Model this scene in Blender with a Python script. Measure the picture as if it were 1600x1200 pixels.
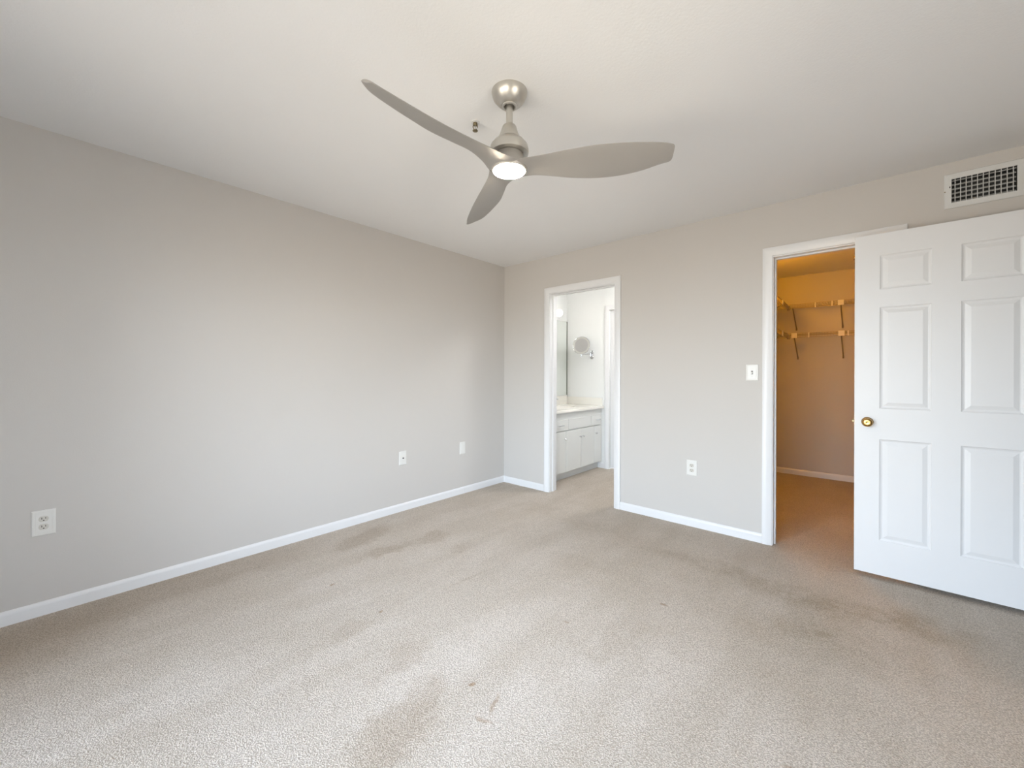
import bpy, bmesh, math, random
from mathutils import Vector, Matrix

for o in list(bpy.data.objects):
    bpy.data.objects.remove(o, do_unlink=True)
scene = bpy.context.scene
COL = scene.collection
PI = math.pi

# ---------------------------------------------------------------- camera, world, lights, exposure
FPX, YAW, PITCH, ROLL = 632.55, 0.720971, -0.000661, 0.003069
CAM = Vector((3.11318, -3.40691, 1.21184))
cd = bpy.data.cameras.new('camera')
cam = bpy.data.objects.new('camera', cd)
COL.objects.link(cam)
cd.sensor_fit = 'HORIZONTAL'
cd.sensor_width = 36.0
cd.lens = 36.0 * FPX / 1600.0
cd.shift_y = (586.547 - 600.0) / 1600.0
cd.clip_start = 0.02
f = Vector((-math.sin(YAW), math.cos(YAW), 0)); r = Vector((math.cos(YAW), math.sin(YAW), 0)); u = Vector((0, 0, 1))
f2 = f*math.cos(PITCH) + u*math.sin(PITCH); u2 = u*math.cos(PITCH) - f*math.sin(PITCH)
r3 = r*math.cos(ROLL) + u2*math.sin(ROLL); u3 = u2*math.cos(ROLL) - r*math.sin(ROLL)
cam.matrix_world = Matrix(((r3.x, u3.x, -f2.x, CAM.x), (r3.y, u3.y, -f2.y, CAM.y), (r3.z, u3.z, -f2.z, CAM.z), (0, 0, 0, 1)))
scene.camera = cam

scene.view_settings.view_transform = 'Standard'
scene.view_settings.look = 'None'
scene.view_settings.gamma = 1.0
scene.view_settings.use_curve_mapping = False
scene.view_settings.exposure = 0.42

SKY, HAZE, GROUND, SKY_STRENGTH = (0.56, 0.73, 1.0), (0.78, 0.90, 1.0), (0.42, 0.385, 0.33), 12.0
FAN_LIGHT, BATH_LIGHT, CLOSET_FILL = 185.0, 6.0, 125.0
BATH_FILL = 62.0
CLOSET_FILL_COLOUR = (1.0, 0.40, 0.0)

w = bpy.data.worlds.new('world'); scene.world = w; w.use_nodes = True
nt = w.node_tree; nt.nodes.clear()
tc = nt.nodes.new('ShaderNodeTexCoord'); sx = nt.nodes.new('ShaderNodeSeparateXYZ')
mr = nt.nodes.new('ShaderNodeMapRange'); mr.inputs[1].default_value = -1; mr.inputs[2].default_value = 1
cr = nt.nodes.new('ShaderNodeValToRGB')
cr.color_ramp.elements[0].position = 0.46; cr.color_ramp.elements[0].color = (*GROUND, 1)
cr.color_ramp.elements[1].position = 0.80; cr.color_ramp.elements[1].color = (*SKY, 1)
e = cr.color_ramp.elements.new(0.52); e.color = (*HAZE, 1)
bg = nt.nodes.new('ShaderNodeBackground'); bg.inputs[1].default_value = SKY_STRENGTH
wo = nt.nodes.new('ShaderNodeOutputWorld')
nt.links.new(tc.outputs['Generated'], sx.inputs[0]); nt.links.new(sx.outputs[2], mr.inputs[0])
nt.links.new(mr.outputs[0], cr.inputs[0]); nt.links.new(cr.outputs[0], bg.inputs[0]); nt.links.new(bg.outputs[0], wo.inputs[0])

H = 2.44                                   # ceiling height
XR, YF = 3.87, -4.30                       # right wall, front wall (behind the camera)
WIN = (0.90, 3.45, 0.06, 2.04)             # glazed opening in the front wall: x0, x1, z0, z1
WINR = (-3.05, -1.95, 0.55, 2.04)          # glazed opening in the right wall: y0, y1, z0, z1
def portal(loc, rot, sx_, sy_):
    pd = bpy.data.lights.new('window_daylight', 'AREA'); pd.shape = 'RECTANGLE'; pd.size = sx_; pd.size_y = sy_; pd.cycles.is_portal = True
    po = bpy.data.objects.new('window_daylight', pd); COL.objects.link(po); po.location = loc; po.rotation_euler = rot
portal(((WIN[0]+WIN[1])/2, YF-0.10, (WIN[2]+WIN[3])/2), (PI/2, 0, 0), WIN[1]-WIN[0], WIN[3]-WIN[2])            # faces +y, into the room
portal((XR+0.10, (WINR[0]+WINR[1])/2, (WINR[2]+WINR[3])/2), (PI/2, 0, PI/2), WINR[1]-WINR[0], WINR[3]-WINR[2])   # faces -x, into the room


# ---------------------------------------------------------------- materials
def mat(name, col, rough=0.5, metal=0.0, bump=None, spec=0.5, noise=0.0, nscale=6.0, coat=0.0):
    """Principled surface with a little procedural tone variation and, optionally, a fine noise bump (scale, strength, distance)."""
    m = bpy.data.materials.new(name); m.use_nodes = True
    t = m.node_tree; b = t.nodes['Principled BSDF']
    b.inputs['Base Color'].default_value = (*col, 1); b.inputs['Roughness'].default_value = rough
    b.inputs['Metallic'].default_value = metal; b.inputs['Specular IOR Level'].default_value = spec
    b.inputs['Coat Weight'].default_value = coat
    g = t.nodes.new('ShaderNodeNewGeometry')
    if noise:
        n = t.nodes.new('ShaderNodeTexNoise'); n.inputs['Scale'].default_value = nscale; n.inputs['Detail'].default_value = 3
        t.links.new(g.outputs['Position'], n.inputs['Vector'])
        mx = t.nodes.new('ShaderNodeMix'); mx.data_type = 'RGBA'
        mx.inputs[6].default_value = (*[c*(1-noise) for c in col], 1); mx.inputs[7].default_value = (*[min(1, c*(1+noise)) for c in col], 1)
        t.links.new(n.outputs['Fac'], mx.inputs[0]); t.links.new(mx.outputs[2], b.inputs['Base Color'])
    if bump:
        n2 = t.nodes.new('ShaderNodeTexNoise'); n2.inputs['Scale'].default_value = bump[0]; n2.inputs['Detail'].default_value = 2
        t.links.new(g.outputs['Position'], n2.inputs['Vector'])
        bn = t.nodes.new('ShaderNodeBump'); bn.inputs['Strength'].default_value = bump[1]; bn.inputs['Distance'].default_value = bump[2]
        t.links.new(n2.outputs['Fac'], bn.inputs['Height']); t.links.new(bn.outputs[0], b.inputs['Normal'])
    return m


def emit(name, col, strength):
    m = bpy.data.materials.new(name); m.use_nodes = True
    t = m.node_tree; b = t.nodes['Principled BSDF']
    b.inputs['Base Color'].default_value = (0.8, 0.8, 0.8, 1)
    b.inputs['Emission Color'].default_value = (*col, 1); b.inputs['Emission Strength'].default_value = strength
    return m


M = {}
M['wall'] = mat('wall_paint', (0.575, 0.550, 0.522), 0.55, bump=(160, 0.12, 0.002), spec=0.3, noise=0.012, nscale=2)
M['ceiling'] = mat('ceiling_paint', (0.80, 0.80, 0.80), 0.8, bump=(110, 0.2, 0.003), spec=0.2, noise=0.012, nscale=2)
M['bath_wall'] = mat('bathroom_paint', (0.82, 0.83, 0.82), 0.5, bump=(160, 0.1, 0.002), spec=0.3)
M['trim'] = mat('trim_paint', (0.76, 0.76, 0.765), 0.35, noise=0.015, nscale=8)
M['door'] = mat('door_paint', (0.74, 0.74, 0.745), 0.38, bump=(220, 0.05, 0.001), noise=0.01)
M['plate'] = mat('plate_plastic', (0.74, 0.73, 0.70), 0.3, noise=0.01)
M['receptacle'] = mat('receptacle_plastic', (0.60, 0.575, 0.52), 0.35, noise=0.02)
M['dark'] = mat('dark_slot', (0.02, 0.018, 0.015), 0.7, noise=0.1)
M['nickel'] = mat('satin_nickel', (0.56, 0.54, 0.50), 0.36, 0.85, noise=0.03, nscale=20)
M['blade'] = mat('blade_silver', (0.36, 0.345, 0.325), 0.42, 0.40, noise=0.03, nscale=12)
M['steel'] = mat('chrome', (0.75, 0.76, 0.78), 0.08, 1.0, noise=0.02)
M['brass'] = mat('antique_brass', (0.52, 0.33, 0.12), 0.24, 1.0, noise=0.15, nscale=60)
M['bronze'] = mat('old_brass', (0.24, 0.20, 0.12), 0.35, 0.9, noise=0.2, nscale=90)
M['vent'] = mat('vent_enamel', (0.66, 0.66, 0.65), 0.4, noise=0.02)
M['duct'] = mat('duct_metal', (0.10, 0.105, 0.10), 0.6, 0.3, noise=0.4, nscale=14)
M['cabinet'] = mat('cabinet_white', (0.76, 0.77, 0.75), 0.35, noise=0.01)
M['counter'] = mat('counter_marble', (0.84, 0.82, 0.76), 0.2, noise=0.03, nscale=9)
M['mirror'] = mat('mirror_glass', (0.92, 0.95, 0.93), 0.01, 1.0, noise=0.005)
M['mirror_edge'] = mat('mirror_edge', (0.16, 0.17, 0.14), 0.3, 0.5, noise=0.1)
M['wire'] = mat('shelf_wire', (0.44, 0.38, 0.29), 0.35, noise=0.03)
M['bracket'] = mat('shelf_bracket', (0.32, 0.28, 0.22), 0.4, 0.5, noise=0.05)
M['clip'] = mat('shelf_clip', (0.80, 0.78, 0.72), 0.4, noise=0.01)
M['lens'] = emit('lamp_lens', (1.0, 0.86, 0.66), FAN_LIGHT)
M['bulb'] = emit('bulb_glow', (1.0, 0.95, 0.86), BATH_LIGHT)
M['dome'] = emit('bath_fill_glow', (1.0, 1.0, 1.0), BATH_FILL)
M['closet_fill'] = emit('closet_fill_glow', CLOSET_FILL_COLOUR, CLOSET_FILL)


def glass():
    m = bpy.data.materials.new('window_glass'); m.use_nodes = True
    t = m.node_tree; t.nodes.clear()
    a = t.nodes.new('ShaderNodeBsdfTransparent'); g = t.nodes.new('ShaderNodeBsdfGlossy'); g.inputs['Roughness'].default_value = 0.02
    fr = t.nodes.new('ShaderNodeFresnel'); fr.inputs[0].default_value = 1.45
    mx = t.nodes.new('ShaderNodeMixShader'); o = t.nodes.new('ShaderNodeOutputMaterial')
    t.links.new(fr.outputs[0], mx.inputs[0]); t.links.new(a.outputs[0], mx.inputs[1]); t.links.new(g.outputs[0], mx.inputs[2])
    t.links.new(mx.outputs[0], o.inputs[0])
    return m


M['glass'] = glass()


def carpet():
    m = bpy.data.materials.new('carpet_pile'); m.use_nodes = True
    t = m.node_tree; b = t.nodes['Principled BSDF']; N = t.nodes; L = t.links
    b.inputs['Roughness'].default_value = 1.0; b.inputs['Specular IOR Level'].default_value = 0.05
    b.inputs['Sheen Weight'].default_value = 0.10; b.inputs['Sheen Roughness'].default_value = 0.6
    g = N.new('ShaderNodeNewGeometry'); P = g.outputs['Position']

    def math_(op, a, c):
        n = N.new('ShaderNodeMath'); n.operation = op
        for i, v in enumerate((a, c)):
            if isinstance(v, (int, float)): n.inputs[i].default_value = v
            else: L.new(v, n.inputs[i])
        return n.outputs[0]

    def vmath(op, a, c):
        n = N.new('ShaderNodeVectorMath'); n.operation = op
        for i, v in enumerate((a, c)):
            if isinstance(v, tuple): n.inputs[i].default_value = v
            elif v is not None: L.new(v, n.inputs[i])
        return n

    def noise(vec, scale, detail=2.0, rough=0.5):
        n = N.new('ShaderNodeTexNoise'); n.inputs['Scale'].default_value = scale; n.inputs['Detail'].default_value = detail
        n.inputs['Roughness'].default_value = rough; L.new(vec, n.inputs['Vector']); return n

    def ramp(v, a, c, lo=0.0, hi=1.0):
        n = N.new('ShaderNodeMapRange'); n.interpolation_type = 'SMOOTHSTEP'
        L.new(v, n.inputs[0]); n.inputs[1].default_value = a; n.inputs[2].default_value = c; n.inputs[3].default_value = lo; n.inputs[4].default_value = hi
        return n.outputs[0]

    # ragged edges: the position wobbles before each patch is measured
    wob = noise(P, 7.0, 4.0, 0.65); wv = vmath('SUBTRACT', wob.outputs['Color'], (0.5, 0.5, 0.5))
    ws = vmath('SCALE', wv.outputs[0], None); ws.inputs['Scale'].default_value = 0.28
    PW = vmath('ADD', P, ws.outputs[0]).outputs[0]
    ws2 = vmath('SCALE', wv.outputs[0], None); ws2.inputs['Scale'].default_value = 0.06
    PS = vmath('ADD', P, ws2.outputs[0]).outputs[0]

    def patch(cx, cy, rx, ry, ang, src, soft=0.55):
        mp = N.new('ShaderNodeMapping'); mp.vector_type = 'TEXTURE'
        mp.inputs['Location'].default_value = (cx, cy, 0); mp.inputs['Rotation'].default_value = (0, 0, ang); mp.inputs['Scale'].default_value = (rx, ry, 100)
        L.new(src, mp.inputs['Vector']); le = vmath('LENGTH', mp.outputs[0], None)
        return ramp(le.outputs['Value'], 1.0, 1.0-soft)

    def total(items):
        s = 0.0
        for it, k in items: s = math_('ADD', s, math_('MULTIPLY', it, k))
        return math_('MINIMUM', s, 1.0)

    # traffic soil between the doors, and patches where the pile lies the other way, plus shade painted along the left wall
    soil = total([(patch(2.13, -.64, .34, .12, 0.05, PW, .9), .6), (patch(2.46, -.63, .34, .16, -.05, PW, .9), .7), (patch(2.85, -.70, .40, .20, 0.0, PW, .9), 1.0),
                  (patch(3.25, -.62, .42, .18, .12, PW, .9), .9), (patch(3.0, -1.05, .55, .32, .2, PW, .9), .55), (patch(2.93, -1.02, .10, .04, .3, PS), .6),
                  (patch(1.52, -.56, .36, .20, .1, PW, .9), .5), (patch(.9, -.45, .40, .20, .2, PW, .9), .4), (patch(2.25, -1.72, .10, .34, -.1, PW, .9), .45),
                  (patch(2.55, -2.15, .40, .35, .2, PW, .9), .22), (patch(2.35, -2.62, .18, .34, .3, PW, .9), .4), (patch(3.2, -1.5, .6, .40, 0, PW, .9), .15),
                  (patch(1.75, -1.15, .30, .22, .4, PW, .9), .35), (patch(2.95, -2.2, .4, .3, .1, PW, .9), .15)])
    pile_and_shade = total([(patch(1.92, -2.66, .15, .17, .4, PW, .6), .85), (patch(1.86, -2.48, .08, .15, .3, PW, .6), .7), (patch(1.62, -2.45, .10, .2, .3, PW), .5), (patch(1.27, -2.5, .09, .13, .2, PW), .45),
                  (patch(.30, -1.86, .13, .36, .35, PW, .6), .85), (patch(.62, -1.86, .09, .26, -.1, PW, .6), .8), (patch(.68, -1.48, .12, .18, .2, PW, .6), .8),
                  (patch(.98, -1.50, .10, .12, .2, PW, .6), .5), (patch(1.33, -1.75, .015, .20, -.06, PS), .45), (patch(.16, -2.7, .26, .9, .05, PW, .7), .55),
                  (patch(.25, -3.45, .35, .45, -.3, PW, .8), .7)])  # last two patches: brown dimness beside the wall, put into the carpet colour
    spots = total([(patch(1.956, -2.316, .014, .02, 0, PS, .8), .9), (patch(.802, -2.335, .015, .024, 0, PS, .8), .8), (patch(1.242, -2.291, .012, .02, 0, PS, .8), .8),
                   (patch(2.306, -1.268, .03, .016, .3, PS, .8), .8), (patch(2.08, -2.33, .014, .07, .5, PS, .8), .6), (patch(2.10, -2.40, .05, .012, .3, PS, .8), .6),
                   (patch(2.0, -1.74, .02, .014, 0, PS, .8), .5), (patch(2.93, -1.9, .03, .012, .4, PS, .8), .5)])
    # vacuum strokes run with the long wall
    mp = N.new('ShaderNodeMapping'); mp.inputs['Scale'].default_value = (4.2, 0.75, 1); mp.inputs['Rotation'].default_value = (0, 0, 0.12); L.new(PS, mp.inputs['Vector'])
    strokes = ramp(noise(mp.outputs[0], 1.0, 3.0, 0.55).outputs['Fac'], 0.42, 0.60)
    mott = noise(P, 3.2, 4.0, 0.6).outputs['Fac']
    tuft = N.new('ShaderNodeTexVoronoi'); tuft.inputs['Scale'].default_value = 200; L.new(P, tuft.inputs['Vector'])
    tuft.inputs['Randomness'].default_value = 1.0
    grain = noise(P, 165.0, 3.0, 0.7).outputs['Fac']
    fibre = noise(P, 420.0, 2.0, 0.6).outputs['Fac']

    def mix(fac, a, c, k=1.0, blend='MIX'):
        n = N.new('ShaderNodeMix'); n.data_type = 'RGBA'; n.blend_type = blend
        if isinstance(fac, (int, float)): n.inputs[0].default_value = fac
        else: L.new(math_('MULTIPLY', fac, k), n.inputs[0])
        for i, v in ((6, a), (7, c)):
            if isinstance(v, tuple): n.inputs[i].default_value = (*v, 1)
            else: L.new(v, n.inputs[i])
        return n.outputs[2]

    c = mix(strokes, (0.70, 0.62, 0.54), (0.635, 0.555, 0.47), 0.8)
    c = mix(ramp(mott, .35, .7), c, (0.57, 0.485, 0.39), 0.35)
    c = mix(pile_and_shade, c, (0.45, 0.36, 0.27), 0.60)
    blot = ramp(noise(P, 9.0, 5.0, 0.7).outputs['Fac'], .36, .62, .25, 1.0)
    c = mix(math_('MULTIPLY', soil, blot), c, (0.38, 0.30, 0.20), 0.62)
    c = mix(spots, c, (0.32, 0.18, 0.07), 0.75)
    sp = math_('ADD', math_('MULTIPLY', ramp(grain, .30, .70), 0.45), math_('MULTIPLY', ramp(tuft.outputs['Distance'], .75, .1), 0.55))
    sp = math_('ADD', math_('MULTIPLY', sp, 0.8), math_('MULTIPLY', fibre, 0.2))
    c = mix(1.0, c, mix(sp, (0.48, 0.455, 0.42), (1.28, 1.29, 1.30)), blend='MULTIPLY')
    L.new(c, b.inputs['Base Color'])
    bn = N.new('ShaderNodeBump'); bn.inputs['Strength'].default_value = 0.8; bn.inputs['Distance'].default_value = 0.006
    L.new(sp, bn.inputs['Height']); L.new(bn.outputs[0], b.inputs['Normal'])
    return m


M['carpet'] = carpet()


# ---------------------------------------------------------------- mesh helpers
def obj(name, bm, m, parent=None, smooth=False):
    bmesh.ops.recalc_face_normals(bm, faces=bm.faces)
    me = bpy.data.meshes.new(name); bm.to_mesh(me); bm.free()
    me.materials.append(m)
    if smooth:
        for p in me.polygons: p.use_smooth = True
        me.set_sharp_from_angle(angle=math.radians(38))
    o = bpy.data.objects.new(name, me); COL.objects.link(o)
    if parent: o.parent = parent
    return o


def thing(name, label, cat, loc=(0, 0, 0), rotz=0.0, group=None):
    o = bpy.data.objects.new(name, None); COL.objects.link(o); o.empty_display_size = 0.05
    o.location = loc; o.rotation_euler = (0, 0, rotz); o['label'] = label; o['category'] = cat
    if group: o['group'] = group
    return o


def struct(name, bm, m, label, cat, parent=None, smooth=False):
    o = obj(name, bm, m, parent, smooth)
    if not parent: o['kind'] = 'structure'; o['label'] = label; o['category'] = cat
    return o


def box(bm, x0, x1, y0, y1, z0, z1, bev=0.0):
    v = [bm.verts.new((x, y, z)) for x in (x0, x1) for y in (y0, y1) for z in (z0, z1)]
    fs = [bm.faces.new([v[i] for i in q]) for q in ((0, 1, 3, 2), (4, 6, 7, 5), (0, 4, 5, 1), (2, 3, 7, 6), (0, 2, 6, 4), (1, 5, 7, 3))]
    if bev:
        es = list({e for q in fs for e in q.edges})
        bmesh.ops.bevel(bm, geom=es, offset=bev, segments=2, affect='EDGES', profile=0.5)


def lathe(bm, prof, n=40, c=(0, 0, 0), axis='z', sy=1.0):
    """Revolve (radius, height) points about an axis through c."""
    rings = []
    for rad, h in prof:
        ring = []
        for i in range(n if rad > 1e-6 else 1):
            a = 2*PI*i/n; p, q = rad*math.cos(a), rad*math.sin(a)*sy
            co = {'z': (p, q, h), 'y': (p, h, q), 'x': (h, p, q)}[axis]
            ring.append(bm.verts.new((c[0]+co[0], c[1]+co[1], c[2]+co[2])))
        rings.append(ring)
    for a, b in zip(rings, rings[1:]):
        if len(a) == 1 and len(b) == 1: continue
        for i in range(n):
            j = (i+1) % n
            if len(a) == 1: bm.faces.new((a[0], b[i], b[j]))
            elif len(b) == 1: bm.faces.new((a[i], a[j], b[0]))
            else: bm.faces.new((a[i], a[j], b[j], b[i]))


def rod(bm, pts, rad, n=6):
    """Round wire through points, closed at both ends."""
    pts = [Vector(p) for p in pts]; rings = []
    for i, p in enumerate(pts):
        d = ((pts[i+1]-p) if i == 0 else (p-pts[i-1]) if i == len(pts)-1 else (pts[i+1]-pts[i-1])).normalized()
        a = d.cross(Vector((0, 0, 1)) if abs(d.z) < .9 else Vector((1, 0, 0))).normalized(); b = d.cross(a)
        rings.append([bm.verts.new(p + rad*(math.cos(2*PI*k/n)*a + math.sin(2*PI*k/n)*b)) for k in range(n)])
    for a, b in zip(rings, rings[1:]):
        for k in range(n): bm.faces.new((a[k], a[(k+1) % n], b[(k+1) % n], b[k]))
    bm.faces.new(rings[0]); bm.faces.new(list(reversed(rings[-1])))


def sphere(bm, c, rad, nu=20, nv=12, s=(1, 1, 1)):
    prof = [(rad*math.sin(PI*i/nv), rad*math.cos(PI*i/nv)) for i in range(nv+1)]
    b2 = bmesh.new(); lathe(b2, [(max(0, p), q) for p, q in prof], nu)
    for v in b2.verts: v.co = Vector((c[0]+v.co.x*s[0], c[1]+v.co.y*s[1], c[2]+v.co.z*s[2]))
    vm = {v: bm.verts.new(v.co) for v in b2.verts}
    for q in b2.faces: bm.faces.new([vm[v] for v in q.verts])
    b2.free()


def wall_mesh(a0, a1, d0, d1, holes, along='x', z0=0.0, z1=H):
    """A wall slab from a0..a1 along x or y, between depths d0..d1, with rectangular openings (a, a, z, z)."""
    bm = bmesh.new(); P = (lambda a, d, z: (a, d, z)) if along == 'x' else (lambda a, d, z: (d, a, z))
    A = sorted({a0, a1, *[h[i] for h in holes for i in (0, 1)]}); Z = sorted({z0, z1, *[h[i] for h in holes for i in (2, 3)]})
    def open_(a, z): return any(h[0] < a < h[1] and h[2] < z < h[3] for h in holes)
    def q(*p): bm.faces.new([bm.verts.new(P(*x)) for x in p])
    for i in range(len(A)-1):
        for j in range(len(Z)-1):
            x0, x1, y0, y1 = A[i], A[i+1], Z[j], Z[j+1]
            if open_((x0+x1)/2, (y0+y1)/2): continue
            for d in (d0, d1): q((x0, d, y0), (x1, d, y0), (x1, d, y1), (x0, d, y1))
            for x, dx in ((x0, -1), (x1, 1)):
                xx = x+dx*1e-4
                if not a0 < xx < a1 or open_(xx, (y0+y1)/2): q((x, d0, y0), (x, d1, y0), (x, d1, y1), (x, d0, y1))
            for y, dy in ((y0, -1), (y1, 1)):
                yy = y+dy*1e-4
                if not z0 < yy < z1 or open_((x0+x1)/2, yy): q((x0, d0, y), (x1, d0, y), (x1, d1, y), (x0, d1, y))
    bmesh.ops.remove_doubles(bm, verts=bm.verts, dist=1e-5)
    return bm


BASE_PROF = [(0, 0), (.012, 0), (.012, .050), (.0105, .058), (.0065, .065), (.004, .068), (0, .068)]


def baseboard(p0, p1, nrm):
    """Moulded skirting from p0 to p1 (floor points on the wall face), standing out along nrm."""
    bm = bmesh.new(); p0, p1, nrm = Vector((*p0, 0)), Vector((*p1, 0)), Vector((*nrm, 0))
    rings = [[bm.verts.new(p + nrm*o + Vector((0, 0, z))) for o, z in BASE_PROF] for p in (p0, p1)]
    n = len(BASE_PROF)
    for i in range(n): bm.faces.new((rings[0][i], rings[0][(i+1) % n], rings[1][(i+1) % n], rings[1][i]))
    bm.faces.new(rings[0]); bm.faces.new(rings[1])
    return bm


def casing(x0, x1, zt, wd, y, s=-1):
    """U-shaped mitred door casing: inner edge x0..x1, head at zt, standing out from plane y."""
    prof = [(0, 0), (0, .009), (.004, .012), (wd*.30, .0125), (wd*.42, .016), (wd*.62, .0175), (wd*.93, .0175), (wd, .015), (wd, 0)]
    bm = bmesh.new()
    rows = [[bm.verts.new((x, y+s*d, z)) for x, z in ((x0-o, 0), (x0-o, zt+o), (x1+o, zt+o), (x1+o, 0))] for o, d in prof]
    rows.append(rows[0])
    for a, b in zip(rows, rows[1:]):
        for i in range(3): bm.faces.new((a[i], a[i+1], b[i+1], b[i]))
    bm.faces.new([rw[0] for rw in rows[:-1]]); bm.faces.new([rw[3] for rw in rows[:-1]])
    return bm


# ---------------------------------------------------------------- room shell
T = 0.12
BX0, BY1 = -0.053, 1.36                    # bathroom left wall face, far wall face
CX0, CY1 = 2.10, 2.64                      # closet left wall face, rear wall face
BATH = (0.642, 1.367, 2.050)               # clear openings: x0, x1, head
CLO = (2.606, 3.224, 2.060)
J = 0.018
VENT_IN = (3.471, 3.710, 2.206, 2.341)

bm = bmesh.new(); box(bm, -0.30, XR+T, YF-0.13, CY1+T, -0.10, 0)
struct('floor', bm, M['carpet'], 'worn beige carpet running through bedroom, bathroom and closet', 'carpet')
bm = bmesh.new(); box(bm, -0.30, XR+T, YF-0.13, CY1+T, H, H+0.10)
struct('ceiling', bm, M['ceiling'], 'pale textured ceiling over the whole suite', 'ceiling')
struct('wall_left', wall_mesh(YF, 0.0, -T, 0.0, [], 'y'), M['wall'], 'long plain greige wall with three plates near the floor', 'wall')
struct('wall_back', wall_mesh(-T, XR+T, 0.0, T, [(BATH[0]-J, BATH[1]+J, -1, BATH[2]+J), (CLO[0]-J, CLO[1]+J, -1, CLO[2]+J), VENT_IN], 'x'), M['wall'],
       'greige wall pierced by bathroom and closet doorways', 'wall')
ENT = (-0.965, -0.190)                     # entry doorway in the right wall (the open door hangs there)
struct('wall_right', wall_mesh(YF, 0.0, XR, XR+T, [(ENT[0], ENT[1], -1, 2.085), WINR], 'y'), M['wall'], 'greige wall with the entry doorway', 'wall')
struct('wall_front', wall_mesh(-T, XR+T, YF-T, YF, [WIN], 'x'), M['wall'], 'greige wall with the wide glazed opening', 'wall')
# bathroom, closet and hall shells
struct('wall_bathroom_left', wall_mesh(T, BY1, BX0-T, BX0, [], 'y'), M['bath_wall'], 'white bathroom wall behind vanity and mirror', 'wall')
struct('wall_bathroom_far', wall_mesh(BX0-T, 1.98, BY1, BY1+T, [(0.600, 1.335, -1, 2.058)], 'x'), M['bath_wall'], 'white far bathroom wall holding the round mirror', 'wall')
struct('wall_partition', wall_mesh(T, CY1, 1.98, CX0, [], 'y'), M['wall'], 'closet left wall backing onto the bathroom', 'wall')
struct('wall_closet_rear', wall_mesh(1.98, XR+T, CY1, CY1+T, [], 'x'), M['wall'], 'closet rear wall carrying the wire shelves', 'wall')
struct('wall_closet_right', wall_mesh(T, CY1, XR, XR+T, [], 'y'), M['wall'], 'closet right wall', 'wall')
bm = bmesh.new(); box(bm, XR+T, 5.12, -1.82, .82, -0.10, 0); struct('floor_hall', bm, M['carpet'], 'carpet of the hall beyond the entry doorway', 'carpet')
bm = bmesh.new(); box(bm, XR+T, 5.12, -1.82, .82, H, H+0.10); struct('ceiling_hall', bm, M['ceiling'], 'ceiling of the hall', 'ceiling')
bm = wall_mesh(-1.7, 0.7, 5.0, 5.12, [], 'y'); struct('wall_hall_far', bm, M['wall'], 'hall wall beyond the entry doorway', 'wall')
struct('wall_hall_side', wall_mesh(XR+T, 5.0, -1.82, -1.7, [], 'x'), M['wall'], 'hall side wall', 'wall')
struct('wall_hall_end', wall_mesh(XR+T, 5.0, 0.7, 0.82, [], 'x'), M['wall'], 'hall end wall', 'wall')

# baseboards
def bb(name, p0, p1, n, label): struct(name, baseboard(p0, p1, n), M['trim'], label, 'baseboard')
bb('baseboard_left', (0, YF), (0, 0), (1, 0), 'white baseboard along the long left wall')
bb('baseboard_back_corner', (0.004, 0), (0.577, 0), (0, -1), 'short white baseboard between room corner and bathroom doorway')
bb('baseboard_back_middle', (1.431, 0), (2.541, 0), (0, -1), 'white baseboard between bathroom and closet doorways')
bb('baseboard_back_end', (3.288, 0), (XR, 0), (0, -1), 'white baseboard behind the open door')
bb('baseboard_right', (XR, YF), (XR, ENT[0]-.07), (-1, 0), 'white baseboard along the right wall')
bb('baseboard_closet_rear', (CX0, CY1), (XR, CY1), (0, -1), 'white baseboard at the foot of the closet rear wall')
bb('baseboard_closet_left', (CX0, T), (CX0, CY1), (1, 0), 'white baseboard along the closet left wall')
bb('baseboard_bathroom_far', (0.45, BY1), (0.541, BY1), (0, -1), 'short white baseboard beside the vanity toe kick')


# door trims: casing + jambs + stops
def doorway(name, label, op, wd, outer_top):
    x0, x1, zt = op
    t = thing(name, label, 'door frame'); t['kind'] = 'structure'
    obj('casing', casing(x0-.005, x1+.005, outer_top-wd, wd, 0.0), M['trim'], t, True)
    bm = bmesh.new()
    box(bm, x0-J, x0, 0.0, T, 0, zt); box(bm, x1, x1+J, 0.0, T, 0, zt); box(bm, x0-J, x1+J, 0.0, T, zt, zt+J)
    obj('jamb', bm, M['trim'], t)
    return t


tb = doorway('trim_1', 'white casing around the bathroom doorway', BATH, 0.0605, 2.116)
bm = bmesh.new()
for a, b in ((BATH[0], BATH[0]+.010), (BATH[1]-.010, BATH[1])): box(bm, a, b, .045, .078, 0, BATH[2], .001)
box(bm, BATH[0]+.01, BATH[1]-.01, .045, .078, BATH[2]-.010, BATH[2], .001)
obj('door_stop', bm, M['trim'], tb)
tcl = doorway('trim_2', 'white casing around the closet doorway', CLO, 0.0610, 2.130)
bm = bmesh.new()
for a, b in ((CLO[0], CLO[0]+.011), (CLO[1]-.011, CLO[1])): box(bm, a, b, .040, .075, 0, CLO[2], .001)
box(bm, CLO[0]+.011, CLO[1]-.011, .040, .075, CLO[2]-.011, CLO[2], .001)
obj('door_stop', bm, M['trim'], tcl)

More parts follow.
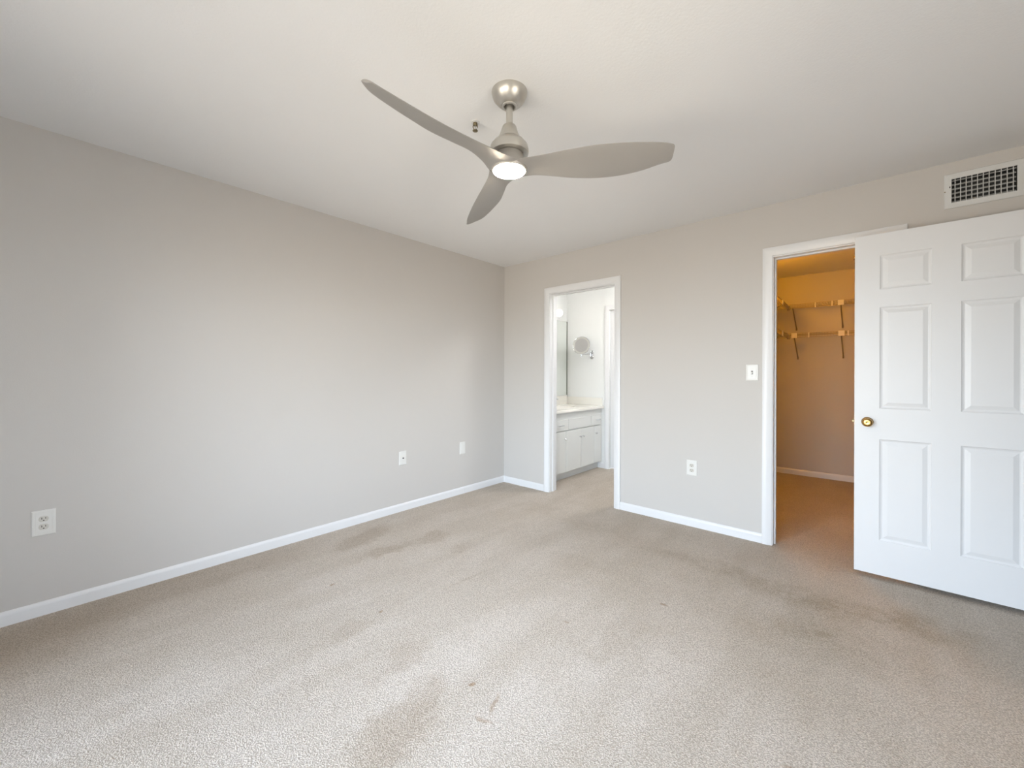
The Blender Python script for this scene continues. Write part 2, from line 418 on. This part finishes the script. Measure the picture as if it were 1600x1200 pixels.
# window (behind the camera): wide glazed sliding unit
def glazing(name, label, q, P):
    """Framed two-light glazing; P maps (along, depth into the wall, z) to world."""
    wt = thing(name, label, 'window'); wt['kind'] = 'structure'
    a0, a1, z0, z1 = q; fw = .05; am = (a0+a1)/2
    def bx(bm, p0, p1, d0, d1, c0, c1):
        A, B = P(p0, d0, c0), P(p1, d1, c1); box(bm, min(A[0], B[0]), max(A[0], B[0]), min(A[1], B[1]), max(A[1], B[1]), A[2], B[2])
    bm = bmesh.new()
    for p0, p1, c0, c1 in ((a0, a0+fw, z0, z1), (a1-fw, a1, z0, z1), (am-.04, am+.04, z0, z1), (a0, a1, z0, z0+fw), (a0, a1, z1-fw, z1)): bx(bm, p0, p1, .02, .09, c0, c1)
    obj('window_frame', bm, M['trim'], wt)
    for p0, p1 in ((a0+fw, am-.04), (am+.04, a1-fw)):
        bm = bmesh.new(); bx(bm, p0, p1, .052, .058, z0+fw, z1-fw); obj('pane', bm, M['glass'], wt)


glazing('window_1', 'wide white framed sliding glass unit in the front wall', WIN, lambda a, d, z: (a, YF-d, z))
glazing('window_2', 'white framed window in the right wall', WINR, lambda a, d, z: (XR+d, a, z))


# ---------------------------------------------------------------- six-panel door leaf
def panel_leaf(wd, ht, th, panels):
    """Door leaf in local space: x 0..wd, front face at y=0, back at y=th; panels (x0,x1,z0,z1) moulded on both faces."""
    bm = bmesh.new()
    for y, s in ((0.0, 1), (th, -1)):
        X = sorted({0, wd, *[p[i] for p in panels for i in (0, 1)]}); Z = sorted({0, ht, *[p[i] for p in panels for i in (2, 3)]})
        for i in range(len(X)-1):
            for j in range(len(Z)-1):
                cx, cz = (X[i]+X[i+1])/2, (Z[j]+Z[j+1])/2
                if any(p[0] < cx < p[1] and p[2] < cz < p[3] for p in panels): continue
                bm.faces.new([bm.verts.new((a, y, b)) for a, b in ((X[i], Z[j]), (X[i+1], Z[j]), (X[i+1], Z[j+1]), (X[i], Z[j+1]))])
        for p in panels:
            rings = []
            for ins, dep in ((0, 0), (.003, .0035), (.010, .0065), (.015, .0068), (.033, .0020), (.036, .0012)):
                rings.append([bm.verts.new((a, y+s*dep, b)) for a, b in ((p[0]+ins, p[2]+ins), (p[1]-ins, p[2]+ins), (p[1]-ins, p[3]-ins), (p[0]+ins, p[3]-ins))])
            for a, b in zip(rings, rings[1:]):
                for k in range(4): bm.faces.new((a[k], a[(k+1) % 4], b[(k+1) % 4], b[k]))
            bm.faces.new(rings[-1])
    for q in (((0, 0, 0), (0, th, 0), (0, th, ht), (0, 0, ht)), ((wd, 0, 0), (wd, th, 0), (wd, th, ht), (wd, 0, ht)),
              ((0, 0, 0), (wd, 0, 0), (wd, th, 0), (0, th, 0)), ((0, 0, ht), (wd, 0, ht), (wd, th, ht), (0, th, ht))):
        bm.faces.new([bm.verts.new(c) for c in q])
    bmesh.ops.remove_doubles(bm, verts=bm.verts, dist=1e-5)
    return bm


DX, DY, DZ, DW, DH = 3.052, -0.147, 0.026, 0.766, 2.036
px = ((.114, .331), (.442, .660)); pz = ((.208, .810), (.993, 1.597), (1.703, 1.906))
dr = thing('door_1', 'white six-panel door standing open flat along the back wall', 'door', (DX, DY, DZ)); dr['kind'] = 'structure'
obj('door_leaf', panel_leaf(DW, DH, .035, [(*a, *b) for a in px for b in pz]), M['door'], dr)
bm = bmesh.new()
kx, kz = .060, .936-DZ
lathe(bm, [(0, 0), (.0285, 0), (.0285, -.003), (.026, -.006), (.017, -.009), (.011, -.011), (.0105, -.026), (.016, -.030), (.0235, -.037), (.0262, -.046), (.0245, -.055), (.0195, -.060), (.012, -.0615), (.0035, -.0605), (0, -.0598)], 36, (kx, 0, kz), 'y')
kn = obj('door_knob', bm, M['brass'], dr, True); kn['label'] = 'round antique brass knob'
bm = bmesh.new()
lathe(bm, [(0, .035), (.0285, .035), (.0285, .038), (.026, .041), (.011, .046), (.0105, .056), (.0235, .068), (.0262, .076), (.0195, .086), (0, .088)], 28, (kx, 0, kz), 'y')
obj('door_knob', bm, M['brass'], dr, True)
bm = bmesh.new(); box(bm, -.0012, .0, .006, .029, kz-.028, kz+.028, .0004); obj('latch_plate', bm, M['brass'], dr)
bm = bmesh.new(); box(bm, -.012, -.001, .010, .025, kz-.007, kz+.009, .002)
lb = obj('latch_bolt', bm, M['bronze'], dr); lb['label'] = 'dark metal latch bolt'
for z in (.18, 1.0, 1.83):
    bm = bmesh.new(); rod(bm, [(DW+.006, -.004, z-.045), (DW+.006, -.004, z+.045)], .006, 10); box(bm, DW-.0005, DW+.002, 0, .033, z-.045, z+.045)
    obj('hinge', bm, M['brass'], dr)

# the bathroom's own far door, closed in its casing
ft = thing('trim_3', 'white casing around the far bathroom door', 'door frame'); ft['kind'] = 'structure'
obj('casing', casing(.600, 1.335, 2.058, .060, BY1), M['trim'], ft, True)
fd = thing('door_2', 'white door closed in the far bathroom wall', 'door', (.604, BY1+.030, .012)); fd['kind'] = 'structure'
obj('door_leaf', panel_leaf(.727, 2.04, .035, [(.11, .315, .21, .80), (.11, .315, .98, 1.58), (.412, .617, .21, .80), (.412, .617, .98, 1.58)]), M['door'], fd)


# ---------------------------------------------------------------- ceiling fan
FX, FY = 1.9415, -2.0962
fan = thing('ceiling_fan', 'brushed silver three-blade ceiling fan with lit round lamp', 'ceiling fan', (FX, FY, H))
Z = lambda z: z - H
bm = bmesh.new()
lathe(bm, [(0, 0), (.0765, 0), (.0768, -.006), (.075, -.016), (.069, -.030), (.058, -.044), (.046, -.055), (.037, -.0605), (.0335, -.061), (.0325, -.066), (.0285, -.0675), (.024, -.066), (.0215, -.058), (.020, -.045), (0, -.045)], 48)
obj('canopy', bm, M['nickel'], fan, True)
bm = bmesh.new(); lathe(bm, [(.0142, -.050), (.0142, Z(2.286)), (0, Z(2.286)), (0, -.050), (.0142, -.050)], 24)
obj('downrod', bm, M['nickel'], fan, True)
bm = bmesh.new(); lathe(bm, [(.0145, Z(2.292)), (.027, Z(2.292)), (.030, Z(2.288)), (.0405, Z(2.255)), (.049, Z(2.238)), (.049, Z(2.235)), (.0145, Z(2.235))], 40)
obj('coupling_cover', bm, M['nickel'], fan, True)
bm = bmesh.new()
lathe(bm, [(0, Z(2.233)), (.046, Z(2.233)), (.053, Z(2.232)), (.066, Z(2.222)), (.0765, Z(2.208)), (.0785, Z(2.2045)), (.0805, Z(2.204)), (.0838, Z(2.190)), (.0845, Z(2.178)), (.0825, Z(2.170)), (.074, Z(2.167)), (.066, Z(2.168)), (0, Z(2.168))], 48)
obj('motor_housing', bm, M['nickel'], fan, True)
bm = bmesh.new()
lathe(bm, [(0, Z(2.167)), (.060, Z(2.167)), (.064, Z(2.155)), (.070, Z(2.140)), (.0775, Z(2.125)), (.081, Z(2.112)), (.080, Z(2.102)), (.0755, Z(2.0965)), (.0705, Z(2.0958)), (.0698, Z(2.101)), (0, Z(2.101))], 48)
obj('blade_hub', bm, M['blade'], fan, True)
bm = bmesh.new()
lathe(bm, [(0, Z(2.1000)), (.0690, Z(2.1000)), (.0685, Z(2.0965)), (.066, Z(2.0935)), (.060, Z(2.0915)), (.040, Z(2.0895)), (0, Z(2.0890))], 48)
ln = obj('lamp_lens', bm, M['lens'], fan, True); ln['label'] = 'glowing round white lamp lens'

TH0, RAD, ZB = 0.5907, 0.6715, 2.1074
RS = [0.043, 0.1, 0.17, 0.25, 0.34, 0.43, 0.52, 0.59, 0.63]
LA = [0.0745, 0.0608, 0.0593, 0.0597, 0.0556, 0.0455, 0.0284, 0.0078, -0.0018]      # edge offsets across the blade, ccw side / cw side
LB = [-0.0745, -0.0639, -0.0635, -0.0799, -0.0959, -0.0978, -0.0934, -0.084, -0.0657]
ZA = [0.0, -0.0033, -0.0127, -0.0251, -0.0341, -0.0361, -0.029, -0.0167, -0.011]
ZC = [0.0, 0.0119, 0.0208, 0.023, 0.0235, 0.0241, 0.0227, 0.0213, 0.0222]


def spline(xs, ys, x):
    i = max(0, min(len(xs)-2, next((k for k in range(len(xs)-1) if x <= xs[k+1]), len(xs)-2)))
    def sl(k):
        if k <= 0: return (ys[1]-ys[0])/(xs[1]-xs[0])
        if k >= len(xs)-1: return (ys[-1]-ys[-2])/(xs[-1]-xs[-2])
        return (ys[k+1]-ys[k-1])/(xs[k+1]-xs[k-1])
    h = xs[i+1]-xs[i]; t = (x-xs[i])/h; m0, m1 = sl(i)*h, sl(i+1)*h
    return (2*t**3-3*t*t+1)*ys[i] + (t**3-2*t*t+t)*m0 + (-2*t**3+3*t*t)*ys[i+1] + (t**3-t*t)*m1


def blade_bm():
    bm = bmesh.new(); NC = 10
    S = [(.043+(.621-.043)*i/48, 1.0) for i in range(49)] + [(.621+.012*math.sin(math.radians(q)), math.cos(math.radians(q))**.6) for q in (20, 40, 58, 72, 83)]
    up, dn = [], []
    for s, kc in S:
        a, b, za, zc = (spline(RS, q, s) for q in (LA, LB, ZA, ZC))
        mid, zm = (a+b)/2, (za+zc)/2
        a, b, za, zc = mid+(a-mid)*(.55+.45*kc), mid+(b-mid)*(.55+.45*kc), zm+(za-zm)*(.55+.45*kc), zm+(zc-zm)*(.55+.45*kc)
        ru, rd = [], []
        for k in range(NC+1):
            t = k/NC; off = a+(b-a)*t; z = za+(zc-za)*t
            th = (.0042+.007*max(0, 1-(s-.043)/.10)**2)*math.sqrt(max(0, 4*t*(1-t)))+.0010
            x = s*RAD/.63
            ru.append(bm.verts.new((x, off, Z(ZB)+z+th))); rd.append(bm.verts.new((x, off, Z(ZB)+z-th)))
        up.append(ru); dn.append(rd)
    for i in range(len(S)-1):
        for k in range(NC):
            bm.faces.new((up[i][k], up[i+1][k], up[i+1][k+1], up[i][k+1])); bm.faces.new((dn[i][k], dn[i][k+1], dn[i+1][k+1], dn[i+1][k]))
        for k in (0, NC): bm.faces.new((up[i][k], dn[i][k], dn[i+1][k], up[i+1][k]))
    for i in (0, len(S)-1):
        for k in range(NC): bm.faces.new((up[i][k], up[i][k+1], dn[i][k+1], dn[i][k]))
    return bm


b0 = obj('blade', blade_bm(), M['blade'], fan, True); b0.rotation_euler = (0, 0, TH0)
for k in (1, 2):
    b = b0.copy(); COL.objects.link(b); b.parent = fan; b.rotation_euler = (0, 0, TH0+k*2*PI/3)


# ---------------------------------------------------------------- sprinklers
def sprinkler(x, y, label):
    t = thing('fire_sprinkler', label, 'sprinkler', (x, y, H), 0.72)
    bm = bmesh.new(); lathe(bm, [(0, 0), (.021, 0), (.020, -.003), (.013, -.0045), (0, -.0045)], 28); obj('escutcheon', bm, M['vent'], t, True)
    bm = bmesh.new(); lathe(bm, [(0, -.003), (.0105, -.003), (.0105, -.013), (.009, -.016), (0, -.016)], 20)
    for s in (-1, 1): rod(bm, [(s*.009, 0, -.010), (s*.0105, 0, -.024), (s*.006, 0, -.036), (0, 0, -.041)], .0022, 8)
    obj('sprinkler_frame', bm, M['bronze'], t, True)
    bm = bmesh.new(); rod(bm, [(0, 0, -.014), (0, 0, -.038)], .0028, 10); obj('heat_bulb', bm, M['nickel'], t, True)
    bm = bmesh.new(); lathe(bm, [(0, -.0405), (.0125, -.0405), (.0130, -.0415), (.0125, -.0425), (.004, -.0435), (0, -.0450)], 24); obj('deflector', bm, M['bronze'], t, True)


sprinkler(1.677, -2.049, 'small brass fire sprinkler on bedroom ceiling beside the fan')
sprinkler(3.012, 1.99, 'dark fire sprinkler on closet ceiling above the wire shelves')


# ---------------------------------------------------------------- wall plates (local: x across, -y out of the wall, z up; origin at plate centre on the wall)
def plate_bm(w_, h_):
    bm = bmesh.new(); prof = [(0, 0), (0, .0035), (.004, .0058), (.009, .0062), (.0105, .0056), (.0125, .0056), (.0135, .0066)]; rings = []
    for ins, d in prof: rings.append([bm.verts.new((sx_*(w_/2-ins), -d, sz*(h_/2-ins))) for sx_, sz in ((-1, -1), (1, -1), (1, 1), (-1, 1))])
    for a, b in zip(rings, rings[1:]):
        for k in range(4): bm.faces.new((a[k], a[(k+1) % 4], b[(k+1) % 4], b[k]))
    bm.faces.new(rings[-1]); bm.faces.new(rings[0])
    return bm


def screw(parent, z, x=0.0, y=-.0066):
    bm = bmesh.new(); lathe(bm, [(0, y), (.0032, y), (.0026, y-.0011), (0, y-.0013)], 14, (x, 0, z), 'y'); obj('screw', bm, M['plate'], parent, True)


def outlet(loc, rz, label, w_, h_):
    t = thing('wall_outlet', label, 'outlet', loc, rz, 'duplex outlets low on the walls')
    obj('cover_plate', plate_bm(w_, h_), M['plate'], t); screw(t, 0)
    for s in (1, -1):
        z = s*.0197; bm = bmesh.new(); n = 28; ring = []
        for k in range(n):
            a = 2*PI*k/n; ring.append((.0172*math.cos(a), max(-.0138, min(.0138, .0172*math.sin(a)))))
        f0 = [bm.verts.new((x, -.0066, z+q)) for x, q in ring]; f1 = [bm.verts.new((x*.97, -.0090, z+q*.97)) for x, q in ring]
        for k in range(n): bm.faces.new((f0[k], f0[(k+1) % n], f1[(k+1) % n], f1[k]))
        bm.faces.new(f1); rc = obj('receptacle', bm, M['receptacle'], t)
        bm = bmesh.new(); box(bm, -.0078, -.0052, -.0094, -.0085, z-.001, z+.0085); box(bm, .0052, .0074, -.0094, -.0085, z, z+.0078)
        lathe(bm, [(0, -.0094), (.0027, -.0094), (.0027, -.0085)], 12, (0, 0, z-.0070), 'y')
        obj('prong_slots', bm, M['dark'], rc)
    return t


outlet((0.0, -3.431, .463), PI/2, 'white duplex outlet nearest the camera on the long left wall', .082, .126)
outlet((2.051, 0.0, .470), 0, 'white duplex outlet between bathroom and closet doorways', .080, .121)
t = thing('coax_plate', 'white wall plate with one small dark socket on left wall', 'wall plate', (0, -1.338, .470), PI/2)
obj('cover_plate', plate_bm(.074, .120), M['plate'], t)
bm = bmesh.new(); lathe(bm, [(0, -.0066), (.0058, -.0066), (.0058, -.013), (.0035, -.013), (.0035, -.010), (0, -.010)], 16, (0, 0, 0), 'y'); s_ = obj('coax_socket', bm, M['dark'], t, True); s_['label'] = 'dark round socket'
screw(t, .045); screw(t, -.045)
t = thing('phone_plate', 'small white blank wall plate near the room corner', 'wall plate', (0, -.630, .466), PI/2)
obj('cover_plate', plate_bm(.072, .120), M['plate'], t)
bm = bmesh.new(); box(bm, -.017, .017, -.0080, -.0060, -.034, .034, .001); obj('insert', bm, M['plate'], t)
t = thing('light_switch', 'white toggle light switch beside the closet doorway', 'light switch', (2.474, 0, 1.236), 0)
obj('cover_plate', plate_bm(.080, .120), M['plate'], t); screw(t, .030); screw(t, -.030)
bm = bmesh.new(); box(bm, -.0055, .0055, -.0072, -.0060, -.0125, .0125); obj('toggle_slot', bm, M['dark'], t)
bm = bmesh.new()
v = [bm.verts.new(c) for c in ((-.0042, -.0070, -.003), (.0042, -.0070, -.003), (.0042, -.0070, .007), (-.0042, -.0070, .007), (-.0034, -.0185, -.0095), (.0034, -.0185, -.0095), (.0034, -.0180, -.0035), (-.0034, -.0180, -.0035))]
for q in ((0, 1, 2, 3), (4, 5, 6, 7), (0, 1, 5, 4), (1, 2, 6, 5), (2, 3, 7, 6), (3, 0, 4, 7)): bm.faces.new([v[i] for i in q])
obj('toggle', bm, M['plate'], t)


# ---------------------------------------------------------------- supply vent
vx0, vx1, vz0, vz1 = VENT_IN
vt = thing('air_vent', 'white grille air vent high on wall above the open door', 'vent', ((vx0+vx1)/2, 0, (vz0+vz1)/2))
hw, hh = (vx1-vx0)/2, (vz1-vz0)/2
bm = bmesh.new(); rings = []
for o_, d in ((.032, 0), (.032, .003), (.029, .006), (.002, .007), (0, .0055), (0, -.010)):
    rings.append([bm.verts.new((sx_*(hw+o_*(.95 if sx_ < 0 else 1)), -d, sz*(hh+o_))) for sx_, sz in ((-1, -1), (1, -1), (1, 1), (-1, 1))])
for a, b in zip(rings, rings[1:]):
    for k in range(4): bm.faces.new((a[k], a[(k+1) % 4], b[(k+1) % 4], b[k]))
obj('vent_frame', bm, M['vent'], vt)
bm = bmesh.new()
for k in range(11):
    x = -hw+.0140+k*.02125; box(bm, x-.0012, x+.0012, -.0035, .010, -hh, hh)
obj('vertical_vanes', bm, M['vent'], vt)
bm = bmesh.new()
for k in range(6):
    z = -hh+.006+k*.0245
    v = [bm.verts.new((x, y, z+dz)) for x in (-hw, hw) for y, dz in ((.013, -.002), (.013, .0005), (.030, .0125), (.030, .010))]
    for q in ((0, 1, 2, 3), (7, 6, 5, 4), (0, 4, 5, 1), (1, 5, 6, 2), (2, 6, 7, 3), (3, 7, 4, 0)): bm.faces.new([v[i] for i in q])
obj('horizontal_louvers', bm, M['vent'], vt)
bm = bmesh.new()
for q in (((-hw, .0, -hh), (-hw, .11, -hh), (-hw, .11, hh), (-hw, .0, hh)), ((hw, .0, -hh), (hw, .11, -hh), (hw, .11, hh), (hw, .0, hh)), ((-hw, .0, -hh), (hw, .0, -hh), (hw, .11, -hh), (-hw, .11, -hh)),
          ((-hw, .0, hh), (hw, .0, hh), (hw, .11, hh), (-hw, .11, hh)), ((-hw, .11, -hh), (hw, .11, -hh), (hw, .11, hh), (-hw, .11, hh))):
    bm.faces.new([bm.verts.new((a*.999, b, c*.999)) for a, b, c in q])
obj('duct', bm, M['duct'], vt)
bm = bmesh.new(); box(bm, -hw-.0095, -hw-.0055, -.014, -.006, .018, .026, .001); obj('damper_lever', bm, M['dark'], vt)
for x in (-hw-.0265, hw+.0265):
    bm = bmesh.new(); lathe(bm, [(0, -.0060), (.0032, -.0060), (.0028, -.0076), (0, -.0078)], 12, (x, 0, 0), 'y'); obj('screw', bm, M['bronze'], vt, True)


# ---------------------------------------------------------------- bathroom: vanity
vn = thing('vanity_cabinet', 'white bathroom vanity cabinet with doors and drawers seen through doorway', 'cabinet', (0, 0, 0))
VX, VY0, VY1 = 0.490, T+.004, BY1-.002
bm = bmesh.new()
for q in ((VX-.018, VX, VY0, VY1, .095, .782), (BX0+.001, VX-.018, VY0, VY0+.016, .095, .782), (BX0+.001, VX-.018, VY1-.016, VY1, .095, .782), (BX0+.001, VX-.018, VY0+.016, VY1-.016, .095, .111),
          (BX0+.001, BX0+.008, VY0+.016, VY1-.016, .111, .782), (VX-.070, VX-.055, VY0, VY1, 0, .095)): box(bm, *q)
obj('cabinet_body', bm, M['cabinet'], vn)
def front(name, y0, y1, z0, z1, m=None):
    bm = bmesh.new(); box(bm, VX, VX+.019, y0, y1, z0, z1, .0025); return obj(name, bm, m or M['cabinet'], vn)
def pull(parent, y, z):
    bm = bmesh.new(); rod(bm, [(VX+.019, y-.045, z), (VX+.040, y-.045, z)], .0045, 8); rod(bm, [(VX+.019, y+.045, z), (VX+.040, y+.045, z)], .0045, 8); rod(bm, [(VX+.040, y-.052, z), (VX+.040, y+.052, z)], .005, 8)
    obj('handle', bm, M['steel'], parent, True)
def knob(parent, y, z):
    bm = bmesh.new(); lathe(bm, [(0, VX+.019), (.006, VX+.019), (.005, VX+.030), (.011, VX+.036), (.012, VX+.042), (.008, VX+.047), (0, VX+.048)], 18, (0, y, z), 'x'); obj('knob', bm, M['steel'], parent, True)
d = front('drawer', .215, .555, .578, .703); pull(d, .383, .640)
front('false_drawer_front', .561, 1.070, .578, .703)
d = front('drawer', 1.076, 1.300, .578, .703); pull(d, 1.222, .646)
for y0, y1, ky in ((.215, .500, .468), (.506, .824, .789), (.830, 1.134, .862), (1.140, 1.300, 1.172)):
    d = front('door', y0, y1, .100, .568); knob(d, ky, .478)

ct = thing('vanity_countertop', 'cream cultured marble vanity top with basin and splashbacks', 'countertop', (0, 0, .784))
CXF = .528
SXC, SYC, SA, SB = .235, .80, .165, .215
bm = bmesh.new(); n = 48
outer = []
for k in range(n):
    a = 2*PI*(k+.5)/n; dx, dy = math.cos(a), math.sin(a)
    tmax = min(((CXF-SXC) if dx > 0 else (BX0+.001-SXC))/dx if abs(dx) > 1e-6 else 9, ((VY1-SYC) if dy > 0 else (VY0-SYC))/dy if abs(dy) > 1e-6 else 9)
    outer.append([SXC+dx*tmax, SYC+dy*tmax])
for cx_, cy_ in ((CXF, VY0), (CXF, VY1), (BX0+.001, VY0), (BX0+.001, VY1)):
    i = min(range(n), key=lambda q: (outer[q][0]-cx_)**2+(outer[q][1]-cy_)**2); outer[i] = [cx_, cy_]
tz = .031
rows = [[bm.verts.new((x, y, 0)) for x, y in outer], [bm.verts.new((x, y, tz-.004)) for x, y in outer],
        [bm.verts.new((x+(SXC-x)*.008, y+(SYC-y)*.004, tz)) for x, y in outer]]
for sc, z in ((1.0, tz), (.97, tz+.003), (.93, tz+.001), (.88, tz-.02), (.75, tz-.075), (.5, tz-.115), (.2, tz-.125)):
    rows.append([bm.verts.new((SXC+SA*sc*math.cos(2*PI*(k+.5)/n), SYC+SB*sc*math.sin(2*PI*(k+.5)/n), z)) for k in range(n)])
for a, b in zip(rows, rows[1:]):
    for k in range(n): bm.faces.new((a[k], a[(k+1) % n], b[(k+1) % n], b[k]))
bm.faces.new(rows[-1])
obj('counter_slab', bm, M['counter'], ct, True)
bm = bmesh.new(); box(bm, BX0+.001, BX0+.020, VY0, VY1-.021, tz, tz+.115, .002); obj('backsplash', bm, M['counter'], ct)
bm = bmesh.new(); box(bm, BX0+.001, CXF-.021, VY1-.020, VY1, tz, tz+.102, .003); obj('side_splash', bm, M['counter'], ct)

fc = thing('basin_faucet', 'chrome two-handle faucet at the back of the vanity basin', 'faucet', (.045, SYC+.05, .7855+tz))
bm = bmesh.new(); box(bm, -.025, .025, -.085, .085, 0, .016, .006); obj('faucet_base', bm, M['steel'], fc, True)
bm = bmesh.new(); rod(bm, [(0, 0, .010), (.004, 0, .075), (.03, 0, .105), (.075, 0, .105), (.105, 0, .085)], .011, 12); obj('spout', bm, M['steel'], fc, True)
for s in (-1, 1):
    bm = bmesh.new(); lathe(bm, [(0, .012), (.019, .012), (.016, .03), (.011, .045), (.016, .052), (.019, .060), (.016, .070), (0, .072)], 20, (0, s*.070, 0)); obj('handle', bm, M['steel'], fc, True)

mi = thing('vanity_mirror', 'large frameless wall mirror above the vanity backsplash', 'mirror', (BX0, 0, 0))
bm = bmesh.new(); box(bm, .001, .006, VY0+.03, BY1-.014, .940, 1.957); obj('mirror_glass', bm, M['mirror'], mi)
bm = bmesh.new(); box(bm, .001, .009, BY1-.014, BY1-.003, .938, 1.957); obj('edge_strip', bm, M['mirror_edge'], mi)

vl = thing('vanity_light', 'globe bulb light bar over the vanity mirror', 'light', (BX0, 0, 2.032))
bm = bmesh.new(); box(bm, .001, .030, .30, 1.16, -.050, .050, .004); obj('light_bar', bm, M['trim'], vl)
for y in (.42, .615, .81, 1.01):
    bm = bmesh.new(); sphere(bm, (.110, y, 0), .046); obj('globe_bulb', bm, M['bulb'], vl, True)
    bm = bmesh.new(); lathe(bm, [(0, .030), (.022, .030), (.020, .072), (0, .072)], 18, (0, y, 0), 'x'); obj('bulb_socket', bm, M['steel'], vl, True)

# round magnifying mirror on its swing arm
mm = thing('magnifying_mirror', 'round chrome magnifying mirror on swing arm on far bathroom wall', 'mirror', (.348, BY1, 1.487))
bm = bmesh.new(); lathe(bm, [(0, 0), (.030, 0), (.030, -.006), (.026, -.011), (.012, -.014), (0, -.014)], 28, (0, 0, 0), 'y')
for v in bm.verts: v.co.z *= 2.1
obj('wall_plate', bm, M['steel'], mm, True)
bm = bmesh.new(); rod(bm, [(0, -.010, 0), (0, -.040, 0)], .009, 12); rod(bm, [(0, -.040, -.022), (0, -.040, .022)], .010, 12)
rod(bm, [(0, -.040, .010), (-.115, -.080, .002)], .0055, 10); rod(bm, [(-.115, -.080, -.030), (-.115, -.080, .028)], .009, 12)
rod(bm, [(-.115, -.080, -.014), (-.090, -.128, -.010)], .0055, 10); rod(bm, [(-.090, -.128, -.022), (-.090, -.128, .012)], .008, 12)
obj('swing_arm', bm, M['steel'], mm, True)
bm = bmesh.new()
lathe(bm, [(0, .006), (.105, .006), (.116, .004), (.120, 0), (.120, -.005), (.115, -.0075), (.113, -.006), (.112, -.004), (0, -.0005)], 48, (0, 0, 0), 'y')
hd = obj('mirror_disc', bm, M['steel'], mm, True); hd.location = (-.088, -.128, .122); hd.rotation_euler = (math.radians(-6), 0, math.radians(14))
bm = bmesh.new(); prof = [(.1125*i/8, -.0044-.006*(1-(i/8)**2)*-1-.001) for i in range(9)]
lathe(bm, prof, 40, (0, 0, 0), 'y'); obj('mirror_glass', bm, M['mirror'], hd, True)
bm = bmesh.new(); rod(bm, [(-.090, -.128, .0), (-.088, -.128, .010)], .007, 10); obj('stem', bm, M['steel'], mm, True)


# ---------------------------------------------------------------- closet wire shelves (local: x along, y = 0 at the wall, front at y=-0.30, z = 0 at deck)
def wire_shelf(length, label, loc, rz, brackets, ends, group='white wire shelves in the closet', seams=()):
    t = thing('wire_shelf', label, 'shelf', loc, rz, group)
    D = .30; bm = bmesh.new()
    for y, z, rr in ((-.004, 0, .003), (-.10, -.004, .0028), (-.20, -.004, .0028), (-D, 0, .0036), (-D, -.046, .0036)): rod(bm, [(0, y, z), (length, y, z)], rr, 6)
    k = 0; x = .012
    while x < length:
        rod(bm, [(x, -.002, .003), (x, -D, .003), (x, -D-.003, -.046)], .0016, 4); x += .0254
    obj('shelf_wires', bm, M['wire'], t)
    for x, drop, clip in brackets:
        bm = bmesh.new(); rod(bm, [(x, -D+.004, -.040), (x+.006, -.004, -drop)], .0065, 8); rod(bm, [(x+.006, -.0085, -drop-.018), (x+.006, -.0085, -drop+.012)], .008, 8)
        b = obj('support_brace', bm, M['bracket'], t, True)
        if clip:
            bm = bmesh.new(); box(bm, x-.027, x+.027, -D-.010, -D-.002, -.052, .006, .003); lathe(bm, [(0, -D-.010), (.010, -D-.010), (.008, -D-.013), (0, -D-.013)], 12, (x, 0, -.022), 'y')
            obj('clip', bm, M['clip'], b)
    for x in seams:
        bm = bmesh.new(); box(bm, x-.006, x+.006, -D-.006, -D+.002, -.052, .004, .001); obj('seam_clip', bm, M['clip'], t)
    for x, y in ends:
        bm = bmesh.new(); box(bm, x-.015, x+.015, y-.012, y+.012, -.064, -.012, .003); obj('corner_bracket', bm, M['bracket'], t)
    return t


LX = XR-CX0-.004
ZU, ZL = 2.048, 1.708
wire_shelf(LX, 'upper white wire shelf along the closet rear wall', (CX0+.002, CY1, ZU), 0, [(2.447-CX0, .262, False), (2.886-CX0, .262, True), (3.40-CX0, .262, True)], [(2.407-CX0, -.30)], seams=(2.66-CX0, 2.81-CX0))
wire_shelf(LX, 'lower white wire shelf along the closet rear wall', (CX0+.002, CY1, ZL), 0, [(2.462-CX0, .275, True), (2.892-CX0, .272, True), (3.40-CX0, .27, True)], [(2.407-CX0, -.30)], seams=(2.60-CX0, 2.95-CX0))
LY = 1.75
for z, lab in ((ZU+.0, 'upper white wire shelf along the closet left wall'), (ZL+.0, 'lower white wire shelf along the closet left wall')):
    wire_shelf(LY, lab, (CX0+.0, CY1-.312-LY, z), PI/2, [(.55, .27, True), (1.35, .27, True)], [])
# rotate: with rz = +90 deg the local -y side faces +x, so the shelf front stands 0.30 m out from the left wall

cl = thing('closet_fill_lamp', 'added amber fill lamp hanging unseen from the closet ceiling', 'lamp', (2.26, 1.05, H))  # invented lamp, added out of view to tint the dim closet orange
bm = bmesh.new(); lathe(bm, [(0, 0), (.075, 0), (.075, -.012), (.05, -.03), (0, -.03)], 32); obj('fill_lamp_base', bm, M['trim'], cl, True)
bm = bmesh.new(); rod(bm, [(0, 0, -.03), (0, 0, -.17)], .008, 10); obj('fill_lamp_stem', bm, M['trim'], cl, True); bm = bmesh.new(); sphere(bm, (0, 0, -.24), .07); obj('fill_lamp_globe', bm, M['closet_fill'], cl, True)

bl = thing('bathroom_fill_lamp', 'added white dome fill lamp, unseen on the bathroom ceiling', 'lamp', (1.52, .72, H))  # added out of view to brighten the vanity front
bm = bmesh.new(); lathe(bm, [(0, 0), (.16, 0), (.16, -.02), (.14, -.025), (0, -.025)], 40); obj('fill_lamp_base', bm, M['trim'], bl, True)
bm = bmesh.new(); lathe(bm, [(0, -.025), (.145, -.025), (.135, -.05), (.10, -.08), (.05, -.095), (0, -.10)], 40); obj('fill_lamp_dome', bm, M['dome'], bl, True)
